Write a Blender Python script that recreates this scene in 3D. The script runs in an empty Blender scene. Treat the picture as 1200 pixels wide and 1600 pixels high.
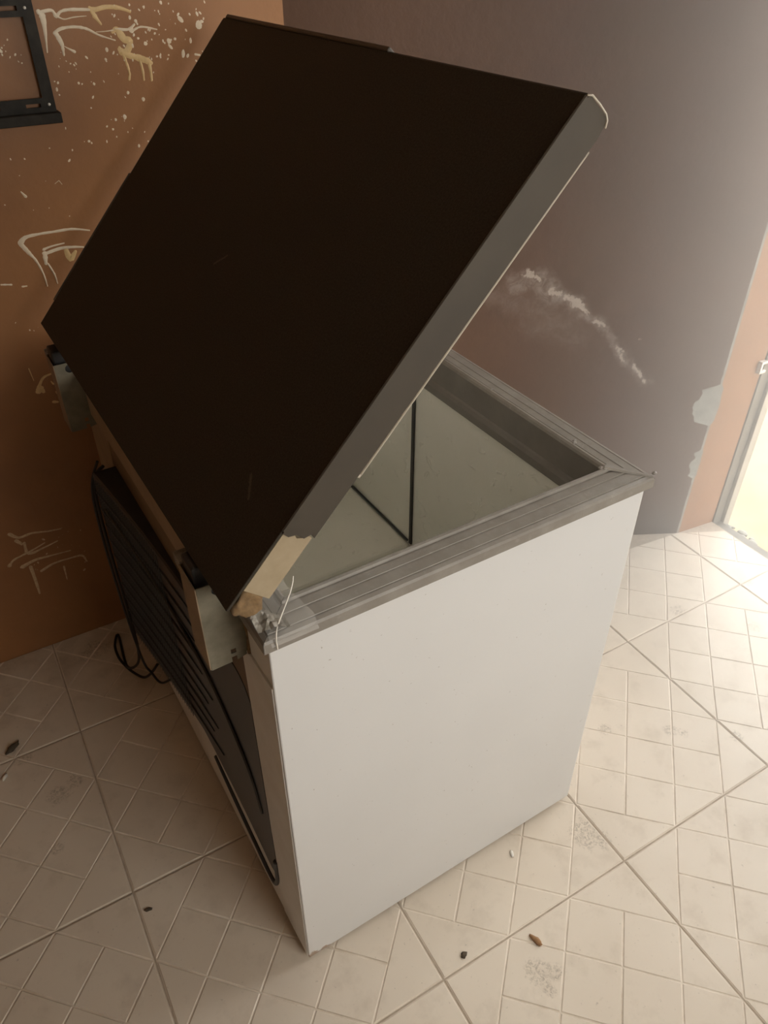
import bpy, bmesh, math, random
from mathutils import Vector, Matrix, noise
D = bpy.data
C = bpy.context.scene.collection
sc = bpy.context.scene
random.seed(7)

# ------------------------------------------------------------------ camera
YAW, PITCH, ROLL, FPX = 1.0430, 0.6510, -0.0008, 1205.2
cam = D.objects.new('camera', D.cameras.new('camera')); C.objects.link(cam)
cp, sp = math.cos(PITCH), math.sin(PITCH)
F = Vector((math.cos(YAW)*cp, math.sin(YAW)*cp, -sp))
R = F.cross(Vector((0, 0, 1))).normalized(); U = R.cross(F)
cr, sr = math.cos(ROLL), math.sin(ROLL)
R, U = R*cr + U*sr, U*cr - R*sr
M = Matrix((R, U, -F)).transposed().to_4x4(); M.translation = Vector((-0.2728, -0.9684, 1.5083))
cam.matrix_world = M
cam.data.sensor_fit = 'VERTICAL'; cam.data.sensor_height = 24.0
cam.data.lens = FPX/1600*24.0
cam.data.clip_start = 0.02
sc.camera = cam
HAZE = 1.1

# ------------------------------------------------------------------ light
sc.view_settings.view_transform = 'Standard'; sc.view_settings.look = 'None'
sc.view_settings.gamma = 1; sc.view_settings.use_curve_mapping = False
sc.view_settings.exposure = EXPOSURE = 0.25
world = D.worlds.new('sky'); sc.world = world; world.use_nodes = True
bg = world.node_tree.nodes['Background']
bg.inputs[0].default_value = (1.0, 0.955, 0.88, 1); bg.inputs[1].default_value = 5.8
sun = D.objects.new('sun', D.lights.new('sun', 'SUN')); C.objects.link(sun)
sun.data.energy = 1.0; sun.data.angle = 0.01; sun.data.color = (1, .93, .78)
sun.rotation_euler = Vector((-.04, -1, -1.5)).to_track_quat('-Z', 'Y').to_euler()
# portals only guide the sampling of the sky through the doorway and the window
def portal(name, loc, d, sx, sy):
    l = D.lights.new(name, 'AREA'); l.shape = 'RECTANGLE'; l.size = sx; l.size_y = sy
    l.cycles.is_portal = True
    o = D.objects.new(name, l); C.objects.link(o); o.location = loc
    o.rotation_euler = Vector(d).to_track_quat('-Z', 'Z').to_euler()
DOOR_Y0, DOOR_Y1, DOOR_H = -0.80, 0.175, 2.08
WIN_X0, WIN_X1, WIN_Z0, WIN_Z1 = 0.05, 1.15, 0.80, 2.00
portal('door_daylight', (1.66, (DOOR_Y0+DOOR_Y1)/2, DOOR_H/2), (-1, 0, 0), DOOR_Y1-DOOR_Y0, DOOR_H)
portal('window_daylight', ((WIN_X0+WIN_X1)/2, -2.02, (WIN_Z0+WIN_Z1)/2), (0, 1, 0), WIN_X1-WIN_X0, WIN_Z1-WIN_Z0)

# paint on the left wall: (x, z, half width) along each splash; (x, z, radius, stretch, angle) of each drop
SPLASH = {'pale':[[(0.0076,1.3899,0.00365),(0.0122,1.3833,0.00524),(0.0117,1.3645,0.00317),(0.0069,1.3292,0.00107)],[(0.0072,1.3881,0.00313),(0.0291,1.3909,0.00264),(0.0355,1.3823,0.00319),(0.0445,1.3885,0.00213),(0.0613,1.3907,0.00269),(0.0939,1.3894,0.0022)],[(0.0355,1.3823,0.00213),(0.0471,1.3771,0.00107),(0.064,1.3793,0.00108),(0.0862,1.3802,0.00055)],[(0.0259,1.3572,0.00268),(0.0383,1.3633,0.00269),(0.0606,1.3651,0.00218),(0.0819,1.3612,0.00221),(0.102,1.3505,0.00169),(0.1286,1.3413,0.00115)],[(0.0281,1.3571,0.00322),(0.0316,1.3492,0.00431),(0.0346,1.3394,0.00326),(0.0341,1.3237,0.00164)],[(0.0346,1.3394,0.00054),(0.0421,1.3341,0.00109),(0.0539,1.3275,0.00221)],[(0.1323,1.3589,0.00228),(0.1551,1.3568,0.00232),(0.1682,1.3641,0.00174)],[(0.1601,1.3526,0.00174),(0.1791,1.3597,0.00176),(0.2079,1.3543,0.0012)],[(0.0974,1.3556,0.00056),(0.1145,1.3558,0.00085),(0.1296,1.357,0.00114)],[(-0.123,1.0169,0.00515),(-0.1111,1.026,0.00344),(-0.0867,1.0283,0.00233),(-0.0565,1.0284,0.00237),(-0.0235,1.0282,0.00241),(0.0097,1.0205,0.00123)],[(-0.1225,1.0143,0.00458),(-0.113,0.9965,0.00349),(-0.1034,0.9784,0.00236),(-0.0969,0.9514,0.0018),(-0.0959,0.9262,0.00121)],[(-0.0849,0.998,0.00236),(-0.0693,1.0017,0.00178),(-0.0442,1.0039,0.00121)],[(-0.0821,0.99,0.00356),(-0.0525,0.9951,0.00301),(-0.028,0.9935,0.00245),(-0.0098,0.9905,0.00186)],[(-0.0844,0.9904,0.00474),(-0.0871,0.9704,0.00298)],[(-0.0836,0.9697,0.0018),(-0.0768,0.9477,0.00182),(-0.0755,0.9276,0.00092)],[(-0.1785,0.9447,0.00172),(-0.1604,0.9413,0.00174)],[(-0.142,0.9338,0.00176),(-0.1335,0.9334,0.00118)],[(-0.0336,1.115,0.00058),(-0.0253,1.1197,0.00058)],[(-0.097,1.1083,0.00111),(-0.0913,1.0994,0.00281)],[(-0.0253,1.1197,0.00058),(-0.0213,1.1123,0.00058)],[(0.2749,1.3105,0.0019),(0.2836,1.3089,0.00191)]],'yellow':[[(0.0945,1.3922,0.00275),(0.1027,1.3891,0.00387),(0.1224,1.3922,0.00335),(0.1447,1.3904,0.0034),(0.164,1.3839,0.0023)],[(0.0972,1.3893,0.00441),(0.1006,1.3797,0.00388),(0.1089,1.3668,0.00168)],[(0.1267,1.3542,0.00285),(0.1344,1.3578,0.00457),(0.1415,1.3476,0.00634),(0.1461,1.3413,0.0058),(0.155,1.3389,0.00525),(0.1487,1.3251,0.00526),(0.1362,1.3217,0.00465),(0.1342,1.3289,0.00289)],[(0.1347,1.3259,0.00464),(0.1437,1.3182,0.00526),(0.1639,1.3119,0.00534),(0.1808,1.3057,0.00541),(0.1874,1.3021,0.00363)],[(0.1389,1.3175,0.00292),(0.1431,1.2977,0.00236),(0.1442,1.2851,0.00178)],[(0.167,1.3096,0.00238),(0.1694,1.2907,0.0024),(0.1688,1.2749,0.00181)],[(0.184,1.3034,0.00362),(0.1841,1.2844,0.00243),(0.1834,1.2738,0.00244)],[(-0.0436,0.9911,0.00425),(-0.0394,0.9723,0.00613),(-0.0265,0.9843,0.00307)],[(0.1446,1.2872,0.00178),(0.1415,1.2779,0.00238)],[(-0.1707,0.7063,0.00577),(-0.1645,0.7201,0.00384),(-0.1526,0.7353,0.00256),(-0.1355,0.74,0.00193)],[(-0.1635,0.7137,0.00577),(-0.1608,0.7036,0.00387)],[(-0.1399,0.7228,0.00129),(-0.1363,0.7156,0.00195),(-0.1316,0.7237,0.0013)],[(-0.1755,0.7623,0.00125),(-0.1729,0.733,0.00063)],[(-0.1467,0.6745,0.0033),(-0.139,0.6723,0.00265)],[(-0.1357,0.6967,0.00197),(-0.131,0.6828,0.00265)]],'dim':[[(-0.3225,0.3722,0.00481),(-0.3057,0.3556,0.00349),(-0.2764,0.3572,0.00284),(-0.2418,0.3491,0.00217),(-0.2129,0.3453,0.00147)],[(-0.2992,0.3371,0.00283),(-0.2982,0.3027,0.00359),(-0.26,0.3067,0.00219),(-0.2283,0.3136,0.00148)],[(-0.3467,0.2853,0.00495),(-0.3403,0.2927,0.00283),(-0.3283,0.2996,0.00283),(-0.2891,0.309,0.00216),(-0.2568,0.3195,0.00146)],[(-0.3217,0.2701,0.00504),(-0.2897,0.2787,0.00365),(-0.2526,0.277,0.00223),(-0.2074,0.2742,0.00152)],[(-0.3044,0.2625,0.00438),(-0.3045,0.2226,0.00371),(-0.306,0.1758,0.00227)],[(-0.2845,0.241,0.00372),(-0.2514,0.2515,0.00301),(-0.2128,0.2515,0.0023),(-0.1855,0.248,0.00312),(-0.178,0.2256,0.00158)],[(-0.2329,0.2328,0.0023),(-0.2353,0.1908,0.00117)],[(-0.3146,0.3495,0.00419),(-0.3053,0.3358,0.00353)]]}
DROPS = [(0.135,1.3785,0.00196,1.57,-0.81),(0.195,1.3539,0.00148,1.8,-0.77),(0.1864,1.3508,0.00144,1.58,0.48),(0.3,1.3673,0.00156,1.74,-0.41),(0.1054,1.3128,0.00211,1.17,0.78),(0.2242,1.3532,0.00148,0.75,0.41),(0.1906,1.3893,0.00141,2.1,-0.59),(0.2357,1.3687,0.00041,1.78,-0.56),(0.2693,1.3334,0.00249,1.93,-0.14),(0.2517,1.3131,0.00354,1.97,-0.21),(0.2094,1.3836,0.00104,1.14,0.74),(0.1639,1.3478,0.00184,1.62,-0.61),(0.1428,1.3318,0.00168,1.55,0.84),(0.1456,1.3219,0.00234,2.15,0.25),(0.2202,1.3061,0.00134,1.88,-0.89),(0.1898,1.3899,0.00195,1.02,0.72),(0.1413,1.3729,0.00068,1.97,0.93),(0.2521,1.3758,0.00203,1.76,-0.9),(0.2442,1.3619,0.00082,1.7,0.34),(0.2109,1.3461,0.0009,1.44,-0.75),(0.2031,1.3482,0.00187,1.29,-0.96),(0.2176,1.378,0.00112,1.28,-0.24),(0.2891,1.3576,0.00628,1.22,-0.04),(0.1305,1.3508,0.00118,1.54,0.49),(0.2902,1.3144,0.00093,1.92,0.64),(0.1613,1.3552,0.00454,1.09,0.14),(0.1708,1.3422,0.00239,0.86,-0.12),(0.1829,1.3333,0.00354,0.95,0.03),(0.1864,1.337,0.00117,1.0,0.86),(0.1655,1.3852,0.00122,1.21,-0.55),(0.207,1.3101,0.00172,1.32,0.34),(0.2752,1.2998,0.00156,1.51,0.76),(0.1224,1.3474,0.00106,1.85,0.88),(0.2227,1.3955,0.00249,1.32,0.69),(0.1547,1.3383,0.00129,1.1,0.41),(0.1734,1.3647,0.00177,1.44,0.57),(0.2161,1.3821,0.00126,2.01,0.13),(0.3056,1.3934,0.00144,1.85,0.37),(0.2164,1.3356,0.00168,1.73,0.09),(0.2166,1.3353,0.00105,1.7,0.23),(0.2633,1.3505,0.00188,1.51,0.72),(0.2321,1.3367,0.00149,1.23,0.44),(0.1215,1.3219,0.00161,2.14,-0.73),(0.1279,1.3189,0.00123,1.11,-0.24),(0.2435,1.381,0.00112,1.69,0.44),(0.1106,1.3276,0.00281,1.35,0.12),(0.1588,1.3178,0.00098,1.51,-0.66),(0.2232,1.3125,0.0016,0.9,0.25),(0.2885,1.3756,0.00237,1.77,0.48),(0.1957,1.339,0.00126,1.23,0.3),(0.219,1.3323,0.00166,1.2,-0.13),(0.2946,1.3766,0.00171,1.98,0.98),(0.162,1.3747,0.00221,1.6,-0.03),(0.2741,1.3753,0.00176,1.4,0.62),(0.2599,1.3095,0.00257,1.54,-0.62),(0.2004,1.3115,0.00229,0.73,0.33),(0.181,1.3857,0.00136,1.89,0.92),(0.2132,1.3618,0.00157,1.94,0.49),(0.1316,1.3808,0.00105,1.44,0.32),(0.2592,1.3359,0.00081,1.52,-0.54),(0.1394,1.3089,0.00158,1.74,0.76),(0.1649,1.394,0.00177,1.19,-0.08),(0.1859,1.3109,0.00072,2.12,-0.91),(0.2957,1.3629,0.00377,0.7,-0.11),(0.2397,1.3377,0.00267,0.93,-0.2),(0.2368,1.3933,0.00132,1.32,-0.51),(0.1524,1.3401,0.00094,1.07,-0.39),(0.1577,1.3325,0.00261,2.06,0.4),(0.1717,1.3691,0.00283,1.06,0.21),(0.2553,1.3681,0.0036,1.9,0.92),(0.1379,1.393,0.00175,1.44,-0.15),(0.2289,1.3257,0.00261,2.14,0.92),(0.1921,1.3549,0.0014,1.58,-0.59),(0.2072,1.3132,0.00182,1.94,-0.64),(0.2878,1.3828,0.00111,1.78,-0.4),(0.0355,1.3141,0.0014,0.73,-0.89),(0.157,1.1696,0.00175,0.99,0.73),(0.1312,1.1955,0.0009,1.49,0.96),(0.1057,1.3102,0.00147,1.59,0.47),(0.0983,1.1837,0.00134,1.26,-0.47),(0.0718,1.2788,0.00086,0.92,-0.58),(0.1281,1.2495,0.00089,2.16,0.79),(0.0497,1.3008,0.00074,1.56,-0.31),(0.0941,1.1972,0.00204,1.06,0.29),(0.0262,1.3186,0.00071,0.87,0.56),(0.0619,1.2366,0.00157,1.01,-0.91),(0.0118,1.1695,0.00148,1.33,-0.47),(0.1211,1.1897,0.00123,1.46,-0.21),(0.0943,1.214,0.00059,2.05,0.9),(0.0111,1.2623,0.00135,1.26,0.61),(0.115,1.2174,0.00047,1.92,0.22),(0.0368,1.1815,0.00091,0.98,0.58),(0.0212,1.3069,0.00103,1.77,0.18),(0.0133,1.2815,0.00189,1.22,-0.61),(0.008,1.2841,0.0016,0.77,0.11),(0.1532,1.1868,0.00114,1.67,-0.76),(0.0944,1.2778,0.00111,2.0,0.52),(0.0495,1.1778,0.00167,1.25,0.05),(0.042,1.3098,0.00162,0.79,0.2),(0.0086,1.2073,0.00107,2.11,-0.22),(0.0692,1.2539,0.00167,1.88,-0.77),(0.0722,1.3175,0.00184,1.8,0.87),(0.1896,1.308,0.0012,2.01,0.01),(0.0454,1.1812,0.0026,0.92,0.03),(0.0363,1.2972,0.00115,1.08,0.61),(0.0741,1.2944,0.00111,1.09,-0.87),(0.1891,1.286,0.00114,1.42,-0.99),(0.1541,1.3088,0.00146,2.15,0.03),(0.1493,1.1463,0.00076,0.74,0.29),(0.0297,1.328,0.00057,1.16,0.49),(0.0783,1.1774,0.00131,2.16,-0.05),(0.1376,1.1634,0.00225,1.46,-0.14),(0.1235,1.2883,0.00073,1.67,-0.39),(0.0514,1.3096,0.00142,2.01,0.67),(0.1185,1.2096,0.00072,2.02,-0.05),(0.1337,1.3016,0.00021,2.14,0.42),(0.084,1.2032,0.00154,1.45,-0.83),(0.0547,1.2765,0.00137,1.32,-0.87),(0.0088,1.2712,0.00202,1.79,-0.14),(0.0478,1.3071,0.00141,1.68,0.65),(-0.0552,1.0732,0.0007,1.97,-0.34),(-0.028,1.177,0.00147,0.76,-0.06),(-0.0923,1.1367,0.00114,0.7,-0.16),(-0.0491,1.1216,0.00071,0.82,-0.18),(0.0019,1.1521,0.00185,1.88,-0.97),(-0.0758,1.1639,0.00139,1.43,0.14),(-0.0998,1.1661,0.00124,1.82,0.37),(-0.084,1.0734,0.00094,0.73,-0.25),(-0.0217,1.0529,0.00116,0.9,0.19),(-0.1311,1.0894,0.00128,0.85,-0.7),(-0.0442,1.3184,0.00082,2.2,0.72),(-0.0533,1.3516,0.00131,1.35,-0.59),(-0.0609,1.3437,0.00106,0.75,0.84),(-0.0562,1.3257,0.00097,2.12,-0.64),(-0.0607,1.3348,0.00094,1.2,-0.39),(-0.0666,1.3353,0.00081,2.0,-0.17),(-0.0393,1.3158,0.00157,0.87,0.67),(-0.0374,1.328,0.00072,1.42,0.05),(-0.0657,1.3403,0.00165,0.85,-0.73),(-0.0685,1.3357,0.00246,1.5,0.76),(-0.0467,1.329,0.00165,1.46,-0.85),(-0.0678,1.33,0.00156,1.32,0.29),(-0.2231,0.3225,0.0011,0.91,0.33),(-0.1993,0.3308,0.00107,0.92,0.22),(-0.2961,0.2513,0.00095,1.67,0.27),(-0.1827,0.2259,0.00159,1.58,-0.99),(-0.2862,0.2684,0.00026,1.69,-0.76),(-0.2205,0.2986,0.00064,0.81,-0.28),(-0.2006,0.2891,0.00069,1.2,-0.8),(-0.2925,0.2485,0.00092,1.16,0.34),(-0.2108,0.2256,0.00092,0.95,0.91),(-0.2951,0.266,0.00107,2.01,-0.84),(-0.1896,0.2026,0.00255,1.77,-0.99),(-0.1848,0.2788,0.00056,1.89,-0.95),(-0.1711,0.3237,0.00134,1.38,-0.49),(-0.2132,0.3271,0.00046,1.84,0.93),(-0.2572,0.3299,0.00253,1.68,0.85),(-0.2325,0.2949,0.00101,1.79,0.28),(-0.3094,0.3494,0.00096,1.44,-0.24),(-0.3047,0.3108,0.00147,1.21,0.67),(-0.2956,0.3813,0.00049,1.54,0.5),(-0.1763,0.2591,0.00093,1.67,0.03),(-0.267,0.2175,0.00026,1.34,-0.05),(-0.21,0.3464,0.00129,0.76,-0.24),(-0.2607,0.2861,0.00179,1.61,-0.95),(-0.2857,0.2686,0.0018,1.94,0.09),(-0.244,0.2606,0.00072,0.71,-0.76),(-0.1739,0.8645,0.00085,2.18,-0.7),(-0.1427,0.79,0.00036,1.07,-0.42),(-0.1351,0.846,0.00035,1.32,-0.84),(-0.0927,0.7687,0.00036,0.84,0.82),(-0.1444,0.8408,0.00076,2.09,0.38),(-0.1518,0.8436,0.00164,1.27,0.34),(-0.0612,0.8559,0.0005,1.97,-0.56),(-0.0766,0.7746,0.0011,0.86,-0.11),(0.1204,1.2159,0.0036,1.2,0.2),(0.1028,1.2131,0.00225,1.2,0.2),(0.2276,1.3351,0.00405,1.2,0.2),(0.1347,1.2561,0.0027,1.2,0.2),(0.1615,1.2431,0.00315,1.2,0.2),(0.076,1.2753,0.00225,1.2,0.2),(0.049,1.2783,0.00198,1.2,0.2)]

# ------------------------------------------------------------------ helpers
def prop(o, label=None, cat=None, group=None, kind=None):
    if label: o['label'] = label
    if cat: o['category'] = cat
    if group: o['group'] = group
    if kind: o['kind'] = kind
    return o
def obj(name, bm, mat, parent=None, smooth=False, kind=None, label=None, loc=None):
    me = D.meshes.new(name); bm.normal_update(); bm.to_mesh(me); bm.free()
    for m in (mat if isinstance(mat, (list, tuple)) else [mat]): me.materials.append(m)
    if smooth:
        for p in me.polygons: p.use_smooth = True
    o = D.objects.new(name, me); C.objects.link(o)
    if parent: o.parent = parent
    if loc: o.location = loc
    return prop(o, label=label, kind=kind)
def empty(name, loc, rz=0):
    o = D.objects.new(name, None); C.objects.link(o); o.location = loc
    o.rotation_euler = (0, 0, rz); o.empty_display_size = .05
    return o
def box(bm, x0, x1, y0, y1, z0, z1, bev=0, seg=2, mi=0):
    vs = [bm.verts.new((x, y, z)) for z in (z0, z1) for y in (y0, y1) for x in (x0, x1)]
    fs = [bm.faces.new([vs[i] for i in f]) for f in
          ((0,2,3,1), (4,5,7,6), (0,1,5,4), (2,6,7,3), (0,4,6,2), (1,3,7,5))]
    for f in fs: f.material_index = mi
    if bev:
        es = list({e for f in fs for e in f.edges})
        bmesh.ops.bevel(bm, geom=es, offset=bev, segments=seg, affect='EDGES', profile=.5)
    return bm
def nbox(*a, **k): return box(bmesh.new(), *a, **k)
def tube(bm, pts, r, n=8, caps=True):
    pts = [Vector(p) for p in pts]; rs = r if isinstance(r, (list, tuple)) else [r]*len(pts)
    rings = []; up = Vector((0, 0, 1)); prev = None
    for i, p in enumerate(pts):
        t = (pts[min(i+1, len(pts)-1)] - pts[max(i-1, 0)]).normalized()
        a = prev if prev else (up if abs(t.z) < .9 else Vector((1, 0, 0)))
        b = t.cross(a).normalized(); a = b.cross(t).normalized(); prev = a
        rings.append([bm.verts.new(p + (a*math.cos(k*2*math.pi/n) + b*math.sin(k*2*math.pi/n))*rs[i]) for k in range(n)])
    for A, B in zip(rings, rings[1:]):
        for k in range(n): bm.faces.new((A[k], A[(k+1) % n], B[(k+1) % n], B[k]))
    if caps: bm.faces.new(rings[0][::-1]); bm.faces.new(rings[-1])
    return bm
def smoothpath(pts, n=6):
    P = [Vector(p) for p in pts]; out = []
    for i in range(len(P)-1):
        a, b, c, d = P[max(i-1, 0)], P[i], P[i+1], P[min(i+2, len(P)-1)]
        for k in range(n):
            t = k/n
            out.append(.5*((2*b) + (c-a)*t + (2*a-5*b+4*c-d)*t*t + (3*b-a-3*c+d)*t**3))
    return out + [P[-1]]
def plate(bm, outer, holes, to3d, thick):
    """flat plate with holes, outline in 2D, extruded along `thick`"""
    edges = []
    for loop in [outer]+holes:
        vs = [bm.verts.new(to3d(*p)) for p in loop]
        edges += [bm.edges.new((vs[i], vs[(i+1) % len(vs)])) for i in range(len(vs))]
    r = bmesh.ops.triangle_fill(bm, edges=edges, use_beauty=True)
    fs = [g for g in r['geom'] if isinstance(g, bmesh.types.BMFace)]
    e = bmesh.ops.extrude_face_region(bm, geom=fs)
    bmesh.ops.translate(bm, vec=thick, verts=[v for v in e['geom'] if isinstance(v, bmesh.types.BMVert)])
    bmesh.ops.recalc_face_normals(bm, faces=bm.faces[:])
    return bm
def circ(x, y, r, n=14): return [(x+r*math.cos(k*2*math.pi/n), y+r*math.sin(k*2*math.pi/n)) for k in range(n)]

# ------------------------------------------------------------------ materials
class NT:
    def __init__(s, name):
        s.m = D.materials.new(name); s.m.use_nodes = True; s.t = s.m.node_tree; s.b = s.t.nodes['Principled BSDF']
    def n(s, typ, **kw):
        o = s.t.nodes.new(typ)
        for k, v in kw.items(): setattr(o, k, v)
        return o
    def l(s, a, b): s.t.links.new(a, b)
    def pos(s, world=False):
        if world: return s.n('ShaderNodeNewGeometry').outputs['Position']
        return s.n('ShaderNodeTexCoord').outputs['Object']
    def noise(s, vec, scale, detail=4, rough=.55, dist=0):
        o = s.n('ShaderNodeTexNoise'); o.inputs['Scale'].default_value = scale
        o.inputs['Detail'].default_value = detail; o.inputs['Roughness'].default_value = rough
        o.inputs['Distortion'].default_value = dist; s.l(vec, o.inputs['Vector']); return o.outputs['Fac']
    def ramp(s, fac, a, b, ca=(0,0,0,1), cb=(1,1,1,1)):
        o = s.n('ShaderNodeValToRGB'); e = o.color_ramp.elements
        e[0].position, e[1].position = a, b; e[0].color, e[1].color = ca, cb
        s.l(fac, o.inputs[0]); return o.outputs[0]
    def mix(s, fac, a, b):
        o = s.n('ShaderNodeMix', data_type='RGBA')
        for sock, v in ((o.inputs[0], fac), (o.inputs[6], a), (o.inputs[7], b)):
            if isinstance(v, bpy.types.NodeSocket): s.l(v, sock)
            elif isinstance(v, (int, float)): sock.default_value = v
            else: sock.default_value = (*v[:3], 1)
        return o.outputs[2]
    def math(s, op, a, b=0.0, clamp=False):
        o = s.n('ShaderNodeMath', operation=op); o.use_clamp = clamp
        for sock, v in ((o.inputs[0], a), (o.inputs[1], b)):
            if isinstance(v, bpy.types.NodeSocket): s.l(v, sock)
            else: sock.default_value = v
        return o.outputs[0]
    def vmath(s, op, a, b):
        o = s.n('ShaderNodeVectorMath', operation=op)
        for sock, v in ((o.inputs[0], a), (o.inputs[1], b)):
            if isinstance(v, bpy.types.NodeSocket): s.l(v, sock)
            else: sock.default_value = v
        return o
    def blob(s, vec, c, r, warp=None):
        """1 near point c, 0 beyond r, edge broken up by warp"""
        d = s.vmath('DISTANCE', vec, c).outputs['Value']
        if warp is not None: d = s.math('ADD', d, s.math('MULTIPLY', s.math('SUBTRACT', warp, .5), r*1.6))
        return s.math('SUBTRACT', 1.0, s.math('DIVIDE', d, r), clamp=True)
    def seg(s, vec, a, b, w):
        a, b = Vector(a), Vector(b); ab = b-a
        pa = s.vmath('SUBTRACT', vec, a).outputs[0]
        t = s.math('DIVIDE', s.vmath('DOT_PRODUCT', pa, ab).outputs['Value'], ab.length_squared, clamp=True)
        o = s.n('ShaderNodeVectorMath', operation='SCALE'); o.inputs[0].default_value = ab; s.l(t, o.inputs['Scale'])
        d = s.vmath('LENGTH', s.vmath('SUBTRACT', pa, o.outputs[0]).outputs[0], (0,0,0)).outputs['Value']
        return s.math('SUBTRACT', 1.0, s.math('DIVIDE', d, w), clamp=True)
    def bump(s, h, strength, dist=.002):
        o = s.n('ShaderNodeBump'); o.inputs['Strength'].default_value = strength; o.inputs['Distance'].default_value = dist
        s.l(h, o.inputs['Height']); s.l(o.outputs[0], s.b.inputs['Normal'])
    def col(s, c):
        if isinstance(c, bpy.types.NodeSocket): s.l(c, s.b.inputs['Base Color'])
        else: s.b.inputs['Base Color'].default_value = (*c, 1)
    def set(s, rough=None, metal=None, spec=None):
        if rough is not None: s.b.inputs['Roughness'].default_value = rough
        if metal is not None: s.b.inputs['Metallic'].default_value = metal
        if spec is not None: s.b.inputs['Specular IOR Level'].default_value = spec
        return s
def plain(name, c, c2=None, scale=30, rough=.5, metal=0, spec=.5, bump=0, lo=.35, hi=.7):
    t = NT(name); v = t.pos(); f = t.noise(v, scale)
    t.col(t.mix(t.ramp(f, lo, hi), c, c2 or tuple(x*.85 for x in c)))
    if bump: t.bump(f, bump)
    t.set(rough, metal, spec); return t.m

def wall_paint(name, base, dark):
    t = NT(name); v = t.pos(True)
    big = t.noise(v, 2.2, 5); fine = t.noise(v, 45, 3); mid = t.noise(v, 9, 6, .6)
    c = t.mix(t.ramp(big, .35, .7), base, dark)
    c = t.mix(t.math('MULTIPLY', t.ramp(mid, .5, .75), .25), c, tuple(x*.7 for x in dark))
    t.col(c); t.bump(t.math('ADD', fine, t.math('MULTIPLY', mid, 1.5)), .18, .004); t.set(.5, 0, .4)
    return t, v, c, mid, fine

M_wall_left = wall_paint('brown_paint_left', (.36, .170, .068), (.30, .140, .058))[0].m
# the angled wall: same paint with its shade put into the colour, rubbed pale along a long scuff
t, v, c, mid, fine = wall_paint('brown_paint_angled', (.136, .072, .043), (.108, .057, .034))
A0, A1 = Vector((.464, .688, 0)), Vector((1.462, .189, 0)); AD = (A1-A0).normalized()
wp = lambda s, z: tuple(A0 + AD*s + Vector((0, 0, z)))
sc1 = t.noise(v, 38, 6, .7, 1.2); sc2 = t.noise(v, 90, 5, .7)
wv = t.n('ShaderNodeTexNoise'); wv.inputs['Scale'].default_value = 16; wv.inputs['Detail'].default_value = 5; wv.inputs['Roughness'].default_value = .7; t.l(v, wv.inputs['Vector'])
vv = t.vmath('ADD', v, t.vmath('MULTIPLY', t.vmath('SUBTRACT', wv.outputs['Color'], (.5, .5, .5)).outputs[0], (.075, .075, .075)).outputs[0]).outputs[0]
segs = [((.52, .818), (.60, .80), .030), ((.585, .815), (.615, .775), .045), ((.60, .795), (.70, .735), .030), ((.69, .74), (.75, .70), .026),
        ((.74, .70), (.82, .615), .018), ((.81, .62), (.895, .535), .018), ((.885, .54), (.91, .528), .018), ((.45, .80), (.66, .70), .06), ((.56, .70), (.70, .66), .04)]
acc = None
for k, (a, b, w) in enumerate(segs):
    s_ = t.seg(vv, wp(*a), wp(*b), w)
    if k >= 7: s_ = t.math('MULTIPLY', s_, .35)
    acc = s_ if acc is None else t.math('MAXIMUM', acc, s_)
scuff = t.math('MULTIPLY', t.math('MULTIPLY', t.ramp(acc, .05, .75), t.math('ADD', t.ramp(sc1, .38, .62), .25), clamp=True), .50)
c = t.mix(scuff, c, (.40, .33, .28))
hard = None
for a, b, w in [((.655, .765), (.715, .735), .012), ((.545, .832), (.572, .822), .010), ((.725, .708), (.755, .692), .009), ((.80, .64), (.83, .60), .009), ((.86, .575), (.90, .53), .010), ((.835, .66), (.855, .654), .006), ((.61, .79), (.64, .775), .010)]:
    s_ = t.seg(vv, wp(*a), wp(*b), w); hard = s_ if hard is None else t.math('MAXIMUM', hard, s_)
c = t.mix(t.math('MULTIPLY', t.ramp(t.math('MULTIPLY', hard, t.math('ADD', sc2, .4)), .2, .5), .75), c, (.55, .46, .38))
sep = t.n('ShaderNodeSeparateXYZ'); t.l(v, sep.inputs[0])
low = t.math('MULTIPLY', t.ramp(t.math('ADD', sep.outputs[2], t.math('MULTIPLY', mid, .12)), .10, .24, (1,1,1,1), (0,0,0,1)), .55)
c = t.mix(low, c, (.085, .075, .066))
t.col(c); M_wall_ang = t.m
M_cement = plain('bare_cement', (.34, .33, .29), (.25, .24, .21), 40, .9, bump=.5)
M_wall_plain = wall_paint('brown_paint_room', (.33, .160, .075), (.28, .135, .062))[0].m
M_wall_pale = plain('cream_room_paint', (.62, .57, .49), (.57, .52, .44), 6, .7)
M_wall_mid = plain('tan_room_paint', (.38, .27, .175), (.34, .24, .155), 6, .7)
M_ceiling = plain('ceiling_paint', (.52, .46, .38), None, 8, .8)
M_pale = plain('cream_paint_splash', (.84, .72, .54), (.76, .63, .46), 120, .4)
M_yellow = plain('yellow_paint_splash', (.76, .54, .26), (.66, .46, .21), 120, .4)
M_dim = plain('shaded_cream_splash', (.66, .50, .31), (.46, .32, .18), 150, .55)  # cream splash darkened for the shade low on the wall

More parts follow.
